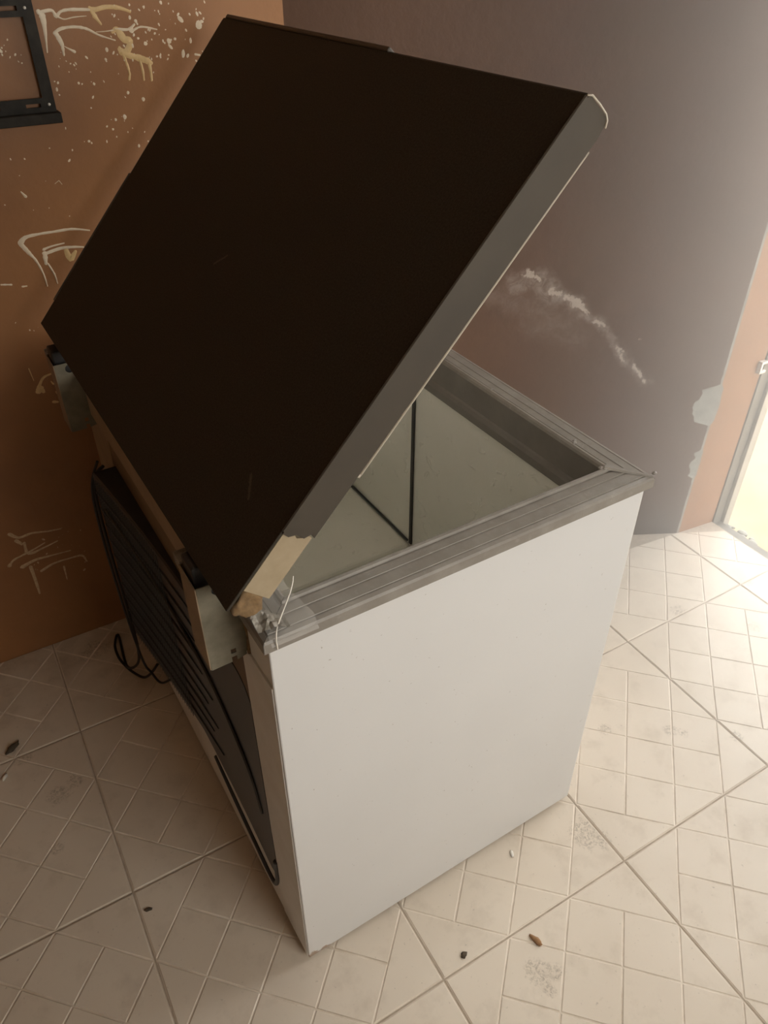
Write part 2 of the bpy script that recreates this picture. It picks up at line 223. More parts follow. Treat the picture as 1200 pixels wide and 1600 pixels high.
# floor tile: cream glaze with dust, scuffs and grime
t = NT('floor_tile_glaze'); v = t.pos(True)
big = t.noise(v, 3.0, 4); mid = t.noise(v, 14, 6, .65); fine = t.noise(v, 120, 4, .6)
c = t.mix(t.ramp(big, .35, .7), (.75, .665, .555), (.69, .60, .49))
c = t.mix(t.math('MULTIPLY', t.ramp(mid, .52, .8), .45), c, (.46, .38, .29))
c = t.mix(t.math('MULTIPLY', t.ramp(fine, .66, .74), .5), c, (.30, .25, .20))
warp = t.noise(v, 34, 6, .8, .8); acc = None
for x, y, r in [(.53,-.425,.045), (.548,-.45,.03), (.88,-.33,.022), (.90,-.35,.016), (1.455,-.073,.03), (.271,-.586,.03), (.30,-.60,.02), (.27,-.62,.016), (1.20,-.06,.03), (1.0,-.42,.02),
                (-.225,.609,.045), (-.25,.60,.03), (-.466,.397,.02), (-.45,.36,.025), (-.40,.22,.03), (-.36,.24,.025), (1.05,.09,.03), (1.33,-.2,.03), (-.43,.1,.02), (.75,-.25,.02)]:
    b = t.blob(v, (x, y, 0), r, warp); acc = b if acc is None else t.math('MAXIMUM', acc, b)
c = t.mix(t.math('MULTIPLY', t.math('MULTIPLY', t.ramp(acc, .10, .45), t.ramp(t.noise(v, 150, 5, .75, 1.0), .45, .62)), .62), c, (.27, .22, .16))
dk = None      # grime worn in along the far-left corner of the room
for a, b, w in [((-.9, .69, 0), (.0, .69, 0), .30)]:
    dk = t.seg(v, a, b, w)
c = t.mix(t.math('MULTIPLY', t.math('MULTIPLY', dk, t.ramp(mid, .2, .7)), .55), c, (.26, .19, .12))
t.col(c); t.bump(fine, .05, .001); t.set(.36, 0, .5); M_tile = t.m
t.l(t.ramp(mid, .3, .75, (.26,)*3+(1,), (.55,)*3+(1,)), t.b.inputs['Roughness'])
t = NT('tile_relief_line'); v = t.pos(True); t.col(t.mix(t.ramp(t.noise(v, 9, 6, .65), .4, .75), (.80, .71, .60), (.55, .46, .36))); t.set(.4, 0, .5); M_relief = t.m
M_grout = plain('tile_grout', (.50, .42, .33), (.38, .31, .235), 60, .9)
M_sand = plain('sunlit_ground', (.50, .39, .245), (.41, .315, .19), 9, .95, bump=.4)
M_frame = plain('door_frame_steel', (.17, .15, .125), (.13, .115, .095), 20, .45)
M_frame_l = plain('door_frame_edge', (.42, .38, .32), (.36, .33, .28), 20, .45)
M_latch = plain('latch_steel', (.75, .72, .66), None, 40, .35, .3)

# freezer
t = NT('white_enamel'); v = t.pos()
f = t.noise(v, 3, 3); f2 = t.noise(v, 160, 3, .5); f3 = t.noise(v, 18, 6, .65)
c = t.mix(t.ramp(f, .3, .7), (.74, .735, .725), (.71, .705, .695))
c = t.mix(t.math('MULTIPLY', t.ramp(f2, .735, .75), .5), c, (.25, .2, .15))
rust = t.math('MAXIMUM', t.blob(v, (.006, -.003, .012), .016, f2), t.blob(v, (.03, -.003, .010), .014, f2))
c = t.mix(t.math('MULTIPLY', t.ramp(rust, .1, .4), .8), c, (.30, .17, .08))
t.col(c); t.set(.30, 0, .5); M_white = t.m
M_back = plain('dusty_enamel', (.80, .78, .75), (.72, .69, .65), 12, .5)
M_strip = plain('rear_trim_strip', (.34, .25, .16), (.28, .205, .13), 25, .55)
t = NT('grey_rim_plastic'); v = t.pos(); f = t.noise(v, 25, 6, .65); st = t.noise(t.vmath('MULTIPLY', v, (2, 2, 60)).outputs[0], 8, 3)
c = t.mix(t.ramp(f, .4, .75), (.24, .215, .185), (.31, .285, .25)); f2 = t.noise(v, 70, 5, .7)
c = t.mix(t.math('MULTIPLY', t.ramp(f2, .6, .7), .25), c, (.45, .41, .36))
t.col(c); t.set(.42, 0, .5); t.bump(f2, .1, .001); M_rim = t.m
M_rear_shade = plain('shaded_rear_panel', (.20, .135, .08), (.16, .105, .062), 15, .6)  # back panel in brown, the shade there put into its colour
M_rimdark = plain('dark_rim_throat', (.21, .19, .165), (.18, .16, .14), 20, .45)
t = NT('stucco_aluminium'); v = t.pos(); f = t.noise(v, 55, 2, .5, 1.5); f2 = t.noise(v, 5, 3)
c = t.mix(t.ramp(f2, .3, .7), (.86, .84, .75), (.80, .78, .69)); f4 = t.ramp(t.noise(v, 32, 3, .5, .8), .62, .72)
t.col(c); t.bump(t.math('ADD', t.math('MULTIPLY', f, .3), f4), .5, .004); t.set(.45, 0, .5); M_liner = t.m
M_seam = plain('dark_seam_strip', (.05, .046, .040), None, 30, .5)
t = NT('black_lid_laminate'); v = t.pos(); g = t.noise(v, 420, 2, .6); f = t.noise(v, 6, 4)
c = t.mix(t.ramp(g, .35, .7), (.036, .029, .020), (.060, .049, .035))
sc3 = t.math('MAXIMUM', t.seg(v, (.105, .08, 0), (.125, .10, 0), .004), t.seg(v, (.29, .45, 0), (.31, .43, 0), .003))
c = t.mix(t.math('MULTIPLY', t.ramp(t.math('MULTIPLY', sc3, g), .1, .4), .25), c, (.3, .24, .17))
t.col(c); t.bump(g, .12, .0008); t.set(.7, 0, .25); M_lid = t.m
M_trim = plain('brown_grey_trim', (.066, .053, .038), (.056, .045, .033), 14, .45)
M_foam = plain('cream_insulation', (.42, .335, .22), (.38, .30, .19), 60, .8, bump=.15)
M_foam_old = plain('aged_orange_foam', (.27, .17, .08), (.16, .10, .05), 90, .9, bump=.8)
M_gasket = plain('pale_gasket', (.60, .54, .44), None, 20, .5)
M_lidliner = plain('lid_inner_liner', (.82, .81, .78), None, 10, .4)
M_galv = plain('galvanised_steel', (.25, .225, .165), (.16, .142, .10), 38, .75, .0, .25, lo=.3, hi=.75)
M_black = plain('black_steel', (.018, .017, .017), (.03, .028, .027), 40, .45)
M_cond = plain('condenser_black', (.026, .029, .034), (.042, .046, .052), 12, .32)
M_rubber = plain('black_cord_rubber', (.020, .018, .016), None, 40, .5)
M_thread = plain('white_thread', (.80, .75, .66), None, 40, .7)
t = NT('clear_tape'); t.col((.85, .83, .78)); t.set(.12, 0, .5); t.b.inputs['Alpha'].default_value = .16; M_tape = t.m
M_shiny = plain('crumpled_metal', (.34, .31, .26), (.17, .15, .12), 70, .5, .2)
M_bracket = plain('black_bracket_paint', (.020, .017, .013), (.040, .034, .026), 55, .6, 0, .25)
M_brown = plain('dry_brown_leaf', (.36, .20, .09), (.25, .13, .06), 200, .8)
M_dirt = plain('dark_dirt', (.10, .075, .05), (.06, .045, .03), 300, .95)
M_paper = plain('white_paper_scrap', (.80, .76, .68), None, 100, .8)

# ------------------------------------------------------------------ room
XB, YN, ZC, YL = -1.90, -1.90, 2.70, 0.688
XD = 1.60                                                   # outer face of the door wall
ROOM = [(XB, YN), (1.462, YN), (1.462, DOOR_Y0), (XD, DOOR_Y0), (XD, DOOR_Y1), (A1.x, A1.y), (A0.x, A0.y), (A0.x, YL), (XB, YL)]

bm = bmesh.new(); box(bm, XB-.15, XD, YN-.15, YL+.15, -.12, -.0022)
floor = obj('floor', bm, M_grout, kind='structure')
TS, TX, TY = .4387, .1184, -.071
def clip_poly(poly, a, b, c):                                # keep a*x+b*y<=c
    out = []
    for i, p in enumerate(poly):
        q = poly[(i+1) % len(poly)]; dp, dq = a*p[0]+b*p[1]-c, a*q[0]+b*q[1]-c
        if dp <= 0: out.append(p)
        if dp*dq < 0:
            k = dp/(dp-dq); out.append((p[0]+(q[0]-p[0])*k, p[1]+(q[1]-p[1])*k))
    return out
def inset(poly, d):
    n = len(poly); out = []
    for i in range(n):
        p0, p1, p2 = Vector(poly[i-1]), Vector(poly[i]), Vector(poly[(i+1) % n])
        e1, e2 = (p1-p0), (p2-p1)
        if e1.length < 1e-6 or e2.length < 1e-6: return None
        e1.normalize(); e2.normalize()
        n1, n2 = Vector((-e1.y, e1.x)), Vector((-e2.y, e2.x))
        k = 1 + n1.dot(n2)
        if k < .05: return None
        out.append(tuple(p1 + (n1+n2)*(d/k)))
    return out
def area(p): return .5*sum(p[i-1][0]*p[i][1]-p[i][0]*p[i-1][1] for i in range(len(p)))
# relief of a tile: diagonal lattice at thirds, the four corner cells left whole
g = .0010/TS
CELLS = []
for i in range(-3, 3):
    for j in range(0, 6):
        cell = [(0, 0), (1, 0), (1, 1), (0, 1)]
        for a, b, c_ in ((1, -1, (i+1)/3), (-1, 1, -i/3), (1, 1, (j+1)/3), (-1, -1, -j/3)): cell = clip_poly(cell, a, b, c_)
        if len(cell) < 3 or abs(area(cell)) < 1e-4: continue
        if j in (0, 5) or i in (-3, 2): continue
        CELLS.append(cell)
CELLS += [[(0, 0), (1/3, 0), (0, 1/3)], [(1, 1), (2/3, 1), (1, 2/3)], [(1, 0), (1, 1/3), (2/3, 0)], [(0, 1), (0, 2/3), (1/3, 1)]]
def tile_mesh(tx0, ty0, limits):
    bm = bmesh.new()
    q = [(g, g), (1-g, g), (1-g, 1-g), (g, 1-g)]
    W = lambda p: (tx0+p[0]*TS, ty0+p[1]*TS)
    def add(poly, z0, z1, ins, rim=0, topm=0):
        a = [bm.verts.new((*p, z0)) for p in poly]
        inn = inset(poly, ins) or poly
        b = [bm.verts.new((*p, z1)) for p in inn]
        for k in range(len(a)): bm.faces.new((a[k], a[(k+1) % len(a)], b[(k+1) % len(a)], b[k])).material_index = rim
        bm.faces.new(b).material_index = topm
    def lim(poly):
        for l in limits:
            poly = clip_poly(poly, *l)
            if len(poly) < 3: return None
        return poly
    slab = lim([W(p) for p in q])
    if not slab or area(slab) < 1e-4: bm.free(); return None
    add(slab, -.004, -.0013, .0008, 0, 1)
    for cell in CELLS:
        if area(cell) < 0: cell = cell[::-1]
        w = lim([W((min(max(x, g*1.6), 1-g*1.6), min(max(y, g*1.6), 1-g*1.6))) for x, y in cell])
        if not w: continue
        # drop doubled points
        w = [p for k, p in enumerate(w) if (Vector(p)-Vector(w[k-1])).length > 1e-4]
        if len(w) < 3 or area(w) < 2e-5: continue
        w2 = inset(w, .0011)
        if not w2 or area(w2) < 1e-5: continue
        add(w2, -.00135, 0, .0014, 1)
    return bm
an = Vector((AD.y, -AD.x))                                   # points into the room
shared = None
for i in range(-5, 4):
    for j in range(-5, 2):
        x0, y0 = TX+i*TS, TY+j*TS
        lims = [(-1, 0, -XB), (0, -1, -YN), (0, 1, YL)]
        right = XD-.004 if (y0+TS > DOOR_Y0+.01 and y0 < DOOR_Y1) else 1.462
        lims.append((1, 0, right))
        lims.append((-an.x, -an.y, -(an.x*A0.x+an.y*A0.y)))
        if right > 1.5 and x0+TS > 1.3: lims.append((.014, .138, .014*A1.x+.138*A1.y))
        inside = all(a*(x0+dx)+b*(y0+dy) <= c_+1e-6 for a, b, c_ in lims for dx in (0, TS) for dy in (0, TS))
        if inside:
            if shared is None:
                o = obj('floor_tile', tile_mesh(0, 0, []), [M_tile, M_relief], floor); shared = o.data
            else:
                o = D.objects.new('floor_tile', shared); C.objects.link(o); o.parent = floor
            o.location = (x0, y0, random.uniform(-.0003, .0003))
        else:
            b_ = tile_mesh(x0, y0, lims)
            if b_: obj('floor_tile', b_, [M_tile, M_relief], floor)

wl = obj('wall_left', nbox(XB-.15, A0.x, YL, YL+.15, -.12, ZC), M_wall_left, kind='structure')
# angled wall with a knocked-about arris that turns into the door reveal
bm = bmesh.new(); JD = Vector((XD-A1.x, DOOR_Y1-A1.y, 0)).normalized(); N = 330
L_, R_ = [], []
def chip(z):
    n1 = noise.noise((z*22, 3.1, 0)); n2 = noise.noise((z*70, 9.7, 0))
    b = .004 + .002*n2; c_ = .003 + .001*n1
    def lobe(z0, z1, d):
        if not z0 < z < z1: return 0
        return d*min(1, 3.2*math.sin(math.pi*(z-z0)/(z1-z0)))
    k = max(lobe(.385, .515, .032 + .022*math.sin((z-.385)*24) + .010*n2), lobe(.205, .305, .016 + .008*n2), lobe(.44, .47, .055))
    return b + k, c_ + k*.22
zs = [-.0022] + [.02 + (.62-.02)*k/120 for k in range(121)] + [.62 + (ZC-.62)*k/20 for k in range(1, 21)]
prev = None
for z in zs:
    b, c_ = chip(z)
    row = [bm.verts.new(Vector((p[0], p[1], z))) for p in (A0, A1-AD*b, A1+JD*c_, (XD, DOOR_Y1), (XD, 1.25), (A0.x, 1.25))]
    if prev:
        for k in range(6):
            f = bm.faces.new((prev[k], prev[(k+1) % 6], row[(k+1) % 6], row[k]))
            f.material_index = {0: 0, 1: 1}.get(k, 2)
    prev = row
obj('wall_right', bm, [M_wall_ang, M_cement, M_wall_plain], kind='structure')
bm = bmesh.new()
box(bm, 1.462, XD, YN-.15, DOOR_Y0, -.12, ZC); box(bm, 1.462, XD, DOOR_Y0, DOOR_Y1+.001, DOOR_H, ZC)
obj('wall_front', bm, M_wall_plain, kind='structure')
obj('wall_back', nbox(XB-.15, XB, YN-.15, YL, -.12, ZC), M_wall_mid, kind='structure')
bm = bmesh.new()
box(bm, XB, WIN_X0, YN-.15, YN, -.12, ZC); box(bm, WIN_X1, 1.462, YN-.15, YN, -.12, ZC)
box(bm, WIN_X0, WIN_X1, YN-.15, YN, -.12, WIN_Z0); box(bm, WIN_X0, WIN_X1, YN-.15, YN, WIN_Z1, ZC)
obj('wall_near', bm, M_wall_pale, kind='structure')
bm = bmesh.new(); w = .035; xm = (WIN_X0+WIN_X1)/2
box(bm, WIN_X0, WIN_X0+w, YN-.1, YN-.06, WIN_Z0, WIN_Z1); box(bm, WIN_X1-w, WIN_X1, YN-.1, YN-.06, WIN_Z0, WIN_Z1)
box(bm, WIN_X0, WIN_X1, YN-.1, YN-.06, WIN_Z0, WIN_Z0+w); box(bm, WIN_X0, WIN_X1, YN-.1, YN-.06, WIN_Z1-w, WIN_Z1)
box(bm, xm-.015, xm+.015, YN-.1, YN-.06, WIN_Z0, WIN_Z1)
obj('window_1', bm, M_frame, kind='structure')
obj('ceiling', nbox(XB-.15, XD, YN-.15, 1.25, ZC, ZC+.1), M_ceiling, kind='structure')
# ground outside, a ragged cement lip along the threshold
bm = bmesh.new(); nx, ny = 60, 70; V = {}
for i in range(nx+1):
    for j in range(ny+1):
        x = XD + .012 + (9-.012)*(i/nx)**2.2; y = -7 + 13*(j/ny)
        V[i, j] = bm.verts.new((x, y, -.055 + .012*noise.noise((x*3, y*3, 0)) + .006*noise.noise((x*14, y*14, 1))))
for i in range(nx):
    for j in range(ny): bm.faces.new((V[i, j], V[i+1, j], V[i+1, j+1], V[i, j+1]))
obj('ground', bm, M_sand, smooth=True, kind='structure')
# steel door frame, set in the outer part of the opening
door = empty('door_1', (XD, DOOR_Y1, 0)); door['kind'] = 'structure'
y = DOOR_Y1
def dpart(name, b, m): return obj(name, b, m, door, loc=(-XD, -y, 0))
dpart('frame_post', nbox(1.601, 1.640, y-.004, y+.05, -.05, DOOR_H, .002), M_frame)
dpart('frame_lip', nbox(1.640, 1.672, y-.014, y+.05, -.05, DOOR_H, .002), M_frame_l)
dpart('frame_post', nbox(1.601, 1.672, DOOR_Y0-.05, DOOR_Y0+.004, -.05, DOOR_H, .002), M_frame)
dpart('frame_head', nbox(1.601, 1.672, DOOR_Y0, y, DOOR_H, DOOR_H+.05, .002), M_frame)
bm = bmesh.new(); box(bm, 1.580, 1.606, y-.010, y+.004, .524, .532, .001); box(bm, 1.580, 1.588, y-.010, y+.004, .532, .552, .001); box(bm, 1.580, 1.604, y-.010, y+.004, .552, .560, .001)
dpart('latch_keeper', bm, M_latch)
dpart('threshold_strip', nbox(1.594, 1.640, DOOR_Y0, y-.004, -.06, -.012, .002), M_frame)
bm = bmesh.new()
for k in range(9):
    a = Vector((1.66+.01*math.sin(k*2), y-.022-.012*k, -.03)); r = .010+.004*math.sin(k*5)
    if k in (2, 3): continue
    bmesh.ops.create_icosphere(bm, subdivisions=2, radius=r, matrix=Matrix.Translation(a) @ Matrix.Diagonal((1, 1.3, .6, 1)))
dpart('mortar_crumbs', bm, M_cement)['kind'] = 'stuff'

# paint thrown at the left wall
def ribbon(bm, pts, h):
    P = smoothpath([(a, b, w) for a, b, w in pts], 5); n = len(P); L, Rr, Tt = [], [], []
    for i, p in enumerate(P):
        t = P[min(i+1, n-1)] - P[max(i-1, 0)]; t = Vector((t.x, t.y)).normalized(); nn = Vector((-t.y, t.x))
        j = 1 + .30*noise.noise((p.x*260, p.y*260, 0))
        w = max(p.z, .0004)*j
        L.append(bm.verts.new((p.x+nn.x*w, YL, p.y+nn.y*w))); Rr.append(bm.verts.new((p.x-nn.x*w, YL, p.y-nn.y*w)))
        Tt.append(bm.verts.new((p.x, YL-h, p.y)))
    for i in range(n-1):
        bm.faces.new((L[i], L[i+1], Tt[i+1], Tt[i])); bm.faces.new((Tt[i], Tt[i+1], Rr[i+1], Rr[i]))
    for k, s_ in ((0, -1), (n-1, 1)):                         # rounded ends
        p = P[k]; drop(bm, p.x, p.y, max(p.z, .0004), 1, 0, h*.9)
def drop(bm, x, z, r, st, a, h=.0009):
    c_ = bm.verts.new((x, YL-h, z)); ring = []
    for k in range(9):
        th = k*2*math.pi/9; rr = r*(1+.25*noise.noise((x*900+k, z*900, 2)))
        u, v = rr*math.cos(th), rr*st*math.sin(th)
        ring.append(bm.verts.new((x+u*math.cos(a)-v*math.sin(a), YL, z+u*math.sin(a)+v*math.cos(a))))
    for k in range(9): bm.faces.new((ring[k], c_, ring[(k+1) % 9]))
for key, m in (('pale', M_pale), ('yellow', M_yellow), ('dim', M_dim)):
    for pts in SPLASH[key]:
        bm = bmesh.new(); ribbon(bm, pts, .0014); bmesh.ops.recalc_face_normals(bm, faces=bm.faces[:])
        obj('paint_splash', bm, m, wl, smooth=True)
for key, m, sel in (('pale', M_pale, lambda d: d[1] > .75), ('dim', M_dim, lambda d: d[1] <= .75)):
    bm = bmesh.new()
    for d in DROPS:
        if sel(d): drop(bm, d[0], d[1], d[2], d[3], d[4]*.8)
    bmesh.ops.recalc_face_normals(bm, faces=bm.faces[:])
    obj('paint_spatter', bm, m, wl, smooth=True, kind='stuff')

# black steel mounting frame screwed to the left wall
FX, FZ = -.135, 1.22
mf = empty('wall_mount_frame', (FX, YL, FZ))
prop(mf, 'black steel rectangular mounting frame screwed to the brown splashed wall', 'bracket')
to = lambda a, b: Vector((a-FX, -.014, b-FZ))
hl = lambda x0, x1, z0, z1: [(x0, z0), (x1, z0), (x1, z1), (x0, z1)]
bm = plate(bmesh.new(), hl(-.27, -.002, 1.238, 1.430), [hl(-.250, -.0215, 1.262, 1.3845),
      hl(-.052, -.027, 1.2475, 1.2535), hl(-.12, -.095, 1.2475, 1.2535), hl(-.19, -.165, 1.2475, 1.2535), hl(-.24, -.215, 1.2475, 1.2535),
      hl(-.056, -.028, 1.3935, 1.4005), hl(-.13, -.10, 1.3935, 1.4005), hl(-.20, -.17, 1.3935, 1.4005)], to, Vector((0, .003, 0)))
fr = obj('frame_plate', bm, M_bracket, mf)
bm = bmesh.new(); box(bm, -.27-FX, .002-FX, -.030, 0, 1.222-FZ, 1.239-FZ, .0012)
obj('bottom_ledge', bm, M_bracket, mf)
bm = bmesh.new(); box(bm, -.006-FX, -.002-FX, -.012, 0, 1.239-FZ, 1.43-FZ); box(bm, -.27-FX, -.266-FX, -.012, 0, 1.239-FZ, 1.43-FZ); box(bm, -.27-FX, -.002-FX, -.012, 0, 1.426-FZ, 1.43-FZ)
obj('side_flange', bm, M_bracket, mf)
for x, z in ((-.0155, 1.397), (-.0125, 1.251), (-.058, 1.396), (-.2575, 1.397), (-.2575, 1.251)):
    bm = bmesh.new(); bmesh.ops.create_uvsphere(bm, u_segments=12, v_segments=6, radius=.0026, matrix=Matrix.Translation((x-FX, -.0145, z-FZ)) @ Matrix.Diagonal((1, .6, 1, 1)))
    obj('screw', bm, M_latch, mf, smooth=True)

# ------------------------------------------------------------------ chest freezer
W, L, H = .624, .904, .85
fz = empty('chest_freezer', (-.0742, -.3563, 0), .0255)
prop(fz, 'white chest freezer with grey rim and propped open black lid on the tiles', 'freezer')
P = lambda name, bm, m, par=fz, **k: obj(name, bm, m, par, **k)
bm = bmesh.new(); t_ = .03
box(bm, 0, W, .0, t_, .010, .832); box(bm, 0, W, L-t_, L, .012, .832)
box(bm, W-t_, W, t_, L-t_, .012, .832); box(bm, 0, t_, t_, L-t_, .030, .832)
P('cabinet', bm, [M_back])
# sheet metal jacket: near end, front and far end in one bent sheet, its rear edge folded round the corner
P('end_panel', nbox(-.0015, W+.0015, -.003, .003, .010, .834, .0022, 3), M_white)
P('front_panel', nbox(W-.003, W+.003, .0, L, .012, .834, .002), M_white)
P('end_panel', nbox(0, W, L-.003, L+.003, .012, .834, .002), M_white)
P('rear_fold', nbox(-.003, .002, .001, .098, .012, .752, .001), M_back)
P('rear_fold', nbox(-.003, .002, .745, L, .02, .752, .001), M_strip)
P('rear_panel', nbox(-.002, .004, .098, .745, .40, .746, .001), M_rear_shade)
P('rear_skirt', nbox(-.002, .004, .098, .745, .014, .40, .001), M_back)
P('rear_strip', nbox(-.010, .002, .086, L, .745, .83, .002), M_strip)
for x in (.05, W-.05):
    for y in (.06, L-.06):
        P('foot', tube(bmesh.new(), [(x, y, 0), (x, y, .004), (x, y, .028)], [.016, .018, .014], 12), M_black)
P('base_plate', nbox(.004, W-.004, .006, L-.006, .022, .034), M_black)

# rim: four mitred lengths of one profile, (inward, up)
PROF = [(0, .829), (0, .8435), (.0025, .8465), (.008, .848), (.0085, .8474), (.0105, .8474), (.011, .8485), (.027, .8500), (.0275, .8493), (.030, .8493), (.0305, .8502),
        (.0425, .8508), (.0435, .8495), (.046, .8495), (.0475, .8535), (.0515, .854), (.0545, .8515), (.056, .847), (.056, .800), (.059, .797), (.062, .790), (.062, .775), (.040, .775), (.020, .829)]
X0, X1, Y0, Y1 = -.010, W+.011, -.010, L+.010
def rimseg(c0, c1, d0, d1):
    bm = bmesh.new(); A, B = [], []
    for t, z in PROF:
        A.append(bm.verts.new((c0[0]+d0[0]*t, c0[1]+d0[1]*t, z))); B.append(bm.verts.new((c1[0]+d1[0]*t, c1[1]+d1[1]*t, z)))
    n = len(PROF)
    for k in range(n):
        f = bm.faces.new((A[k], B[k], B[(k+1) % n], A[(k+1) % n])); f.material_index = 1 if 17 <= k <= 21 else 0
    bm.faces.new(A[::-1]); bm.faces.new(B)
    bmesh.ops.recalc_face_normals(bm, faces=bm.faces[:]); return bm
e = .0006
cs = [((X0, Y0), (1, 1)), ((X1, Y0), (-1, 1)), ((X1, Y1), (-1, -1)), ((X0, Y1), (1, -1))]
for k in range(4):
    (a, da), (b, db) = cs[k], cs[(k+1) % 4]
    dv = (Vector(b)-Vector(a)).normalized()*e
    P('rim_segment', rimseg((a[0]+dv.x, a[1]+dv.y), (b[0]-dv.x, b[1]-dv.y), da, db), [M_rim, M_rimdark])
# raised welded mitre strips and chips of dirt on the rim
bm = bmesh.new(); a, b = Vector((X1-.003, Y0+.003, .8462)), Vector((X1-.054, Y0+.054, .8535))
n_ = Vector((.0045, .0045, 0))
q = [bm.verts.new(v) for v in (a-n_*.4, a+n_*.4, b+n_, b-n_, a-n_*.2+Vector((0,0,.003)), a+n_*.2+Vector((0,0,.003)), b+n_*.6+Vector((0,0,.003)), b-n_*.6+Vector((0,0,.003)))]
for f in ((0,1,5,4), (1,2,6,5), (2,3,7,6), (3,0,4,7), (4,5,6,7)): bm.faces.new([q[i] for i in f])
P('corner_weld', bm, M_rim)
bm = bmesh.new()
for x, y, r in ((X1-.054, Y0+.052, .006), (X1-.060, Y0+.055, .0045), (X1-.002, Y0+.003, .004), (X1-.045, Y0+.13, .0035), (X1-.04, Y0+.135, .003), (X1-.047, Y0+.34, .003)):
    bmesh.ops.create_icosphere(bm, subdivisions=1, radius=r, matrix=Matrix.Translation((x, y, .8535)) @ Matrix.Diagonal((1.3, 1, .5, 1)))
P('rim_burr', bm, M_rim)['kind'] = 'stuff'

# interior liner, one open tub; a raised step over the compressor at the far end
ix0, ix1, iy0, iy1, iz0, iz1 = .052, .578, .052, .852, .09, .790
bm = bmesh.new(); box(bm, ix0, ix1, iy0, iy1, iz0, iz1)
top = [f for f in bm.faces if f.calc_center_median().z > iz1-.001]; bmesh.ops.delete(bm, geom=top, context='FACES')
es = [e_ for e_ in bm.edges if not e_.is_boundary]
bmesh.ops.bevel(bm, geom=es, offset=.022, segments=5, affect='EDGES', profile=.5)
bmesh.ops.reverse_faces(bm, faces=bm.faces[:])
P('liner', bm, M_liner, smooth=False)
bm = bmesh.new(); box(bm, ix0+.001, ix1-.001, .553, iy1-.001, iz0+.001, .347, .012, 3)
P('compressor_step', bm, M_liner)
P('seam_strip', nbox(ix1-.005, ix1-.0005, .549, .558, .347, iz1-.002, .001), M_seam)
bm = bmesh.new(); tube(bm, [(ix1-.003, .565, .349), (ix1-.003, iy1-.03, .349), (ix1-.012, iy1-.010, .349), (ix1-.035, iy1-.003, .349), (ix0+.01, iy1-.003, .349)], .0025, 6)
P('step_sealant', bm, M_seam)

# condenser cover on the back: a black sheet that stands further off towards the far end, coils pressed into it
def cx(y): return -.003 - .044*max(0, (y-.10)/.635)**1.8
def czb(y): return .095 + .13*min(1, max(0, (y-.10)/.30))
bm = bmesh.new(); ny_ = 40; rows = []
for k in range(ny_+1):
    y = .100 + .635*k/ny_; r_ = 0
    zb, zt = czb(y), .655+.012*k/ny_
    if k < 3: zb += (.050, .018, .004)[k]; zt -= (.03, .01, .002)[k]
    rows.append([bm.verts.new(p) for p in ((.001, y, zb), (cx(y)+.002, y, zb), (cx(y), y, zb+.004), (cx(y), y, zt-.003), (cx(y)+.003, y, zt), (.001, y, zt))])
for A, B in zip(rows, rows[1:]):
    for k in range(5): bm.faces.new((A[k], B[k], B[k+1], A[k+1]))
bm.faces.new(rows[0]); bm.faces.new(rows[-1][::-1]); bmesh.ops.recalc_face_normals(bm, faces=bm.faces[:])
cd = P('condenser', bm, M_cond)
for k in range(10):
    z = .262 + k*.040; a = .30 + .03*(k % 2)
    bm = tube(bmesh.new(), [(cx(y)-.0005, y, z) for y in (a, a+.08, .52, .735)], [.0008, .0022, .0028, .0030], 6)
    obj('coil_tube', bm, M_cond, cd, smooth=True)
bm = bmesh.new()
for k in range(30):
    y = .44 + k*.0098
    tube(bm, [(cx(y)-.0036, y, czb(y)+.01), (cx(y)-.0036, y, .662)], .0007, 4)
obj('wire', bm, M_cond, cd, kind='stuff')
bm = tube(bmesh.new(), smoothpath([(-.003, .40, .135), (-.004, .30, .108), (-.004, .18, .078), (-.004, .142, .071), (-.004, .118, .082), (-.004, .104, .125), (-.004, .099, .19)], 8), .0046, 8)
P('return_pipe', bm, M_cond, smooth=True)
bm = tube(bmesh.new(), smoothpath([(cx(.70)-.003, .70, .60), (cx(.5)-.003, .50, .565), (cx(.3)-.002, .30, .50), (cx(.17)-.002, .17, .40), (cx(.13)-.001, .13, .30)], 8), .0028, 6)
obj('lead_tube', bm, M_seam, cd, smooth=True)

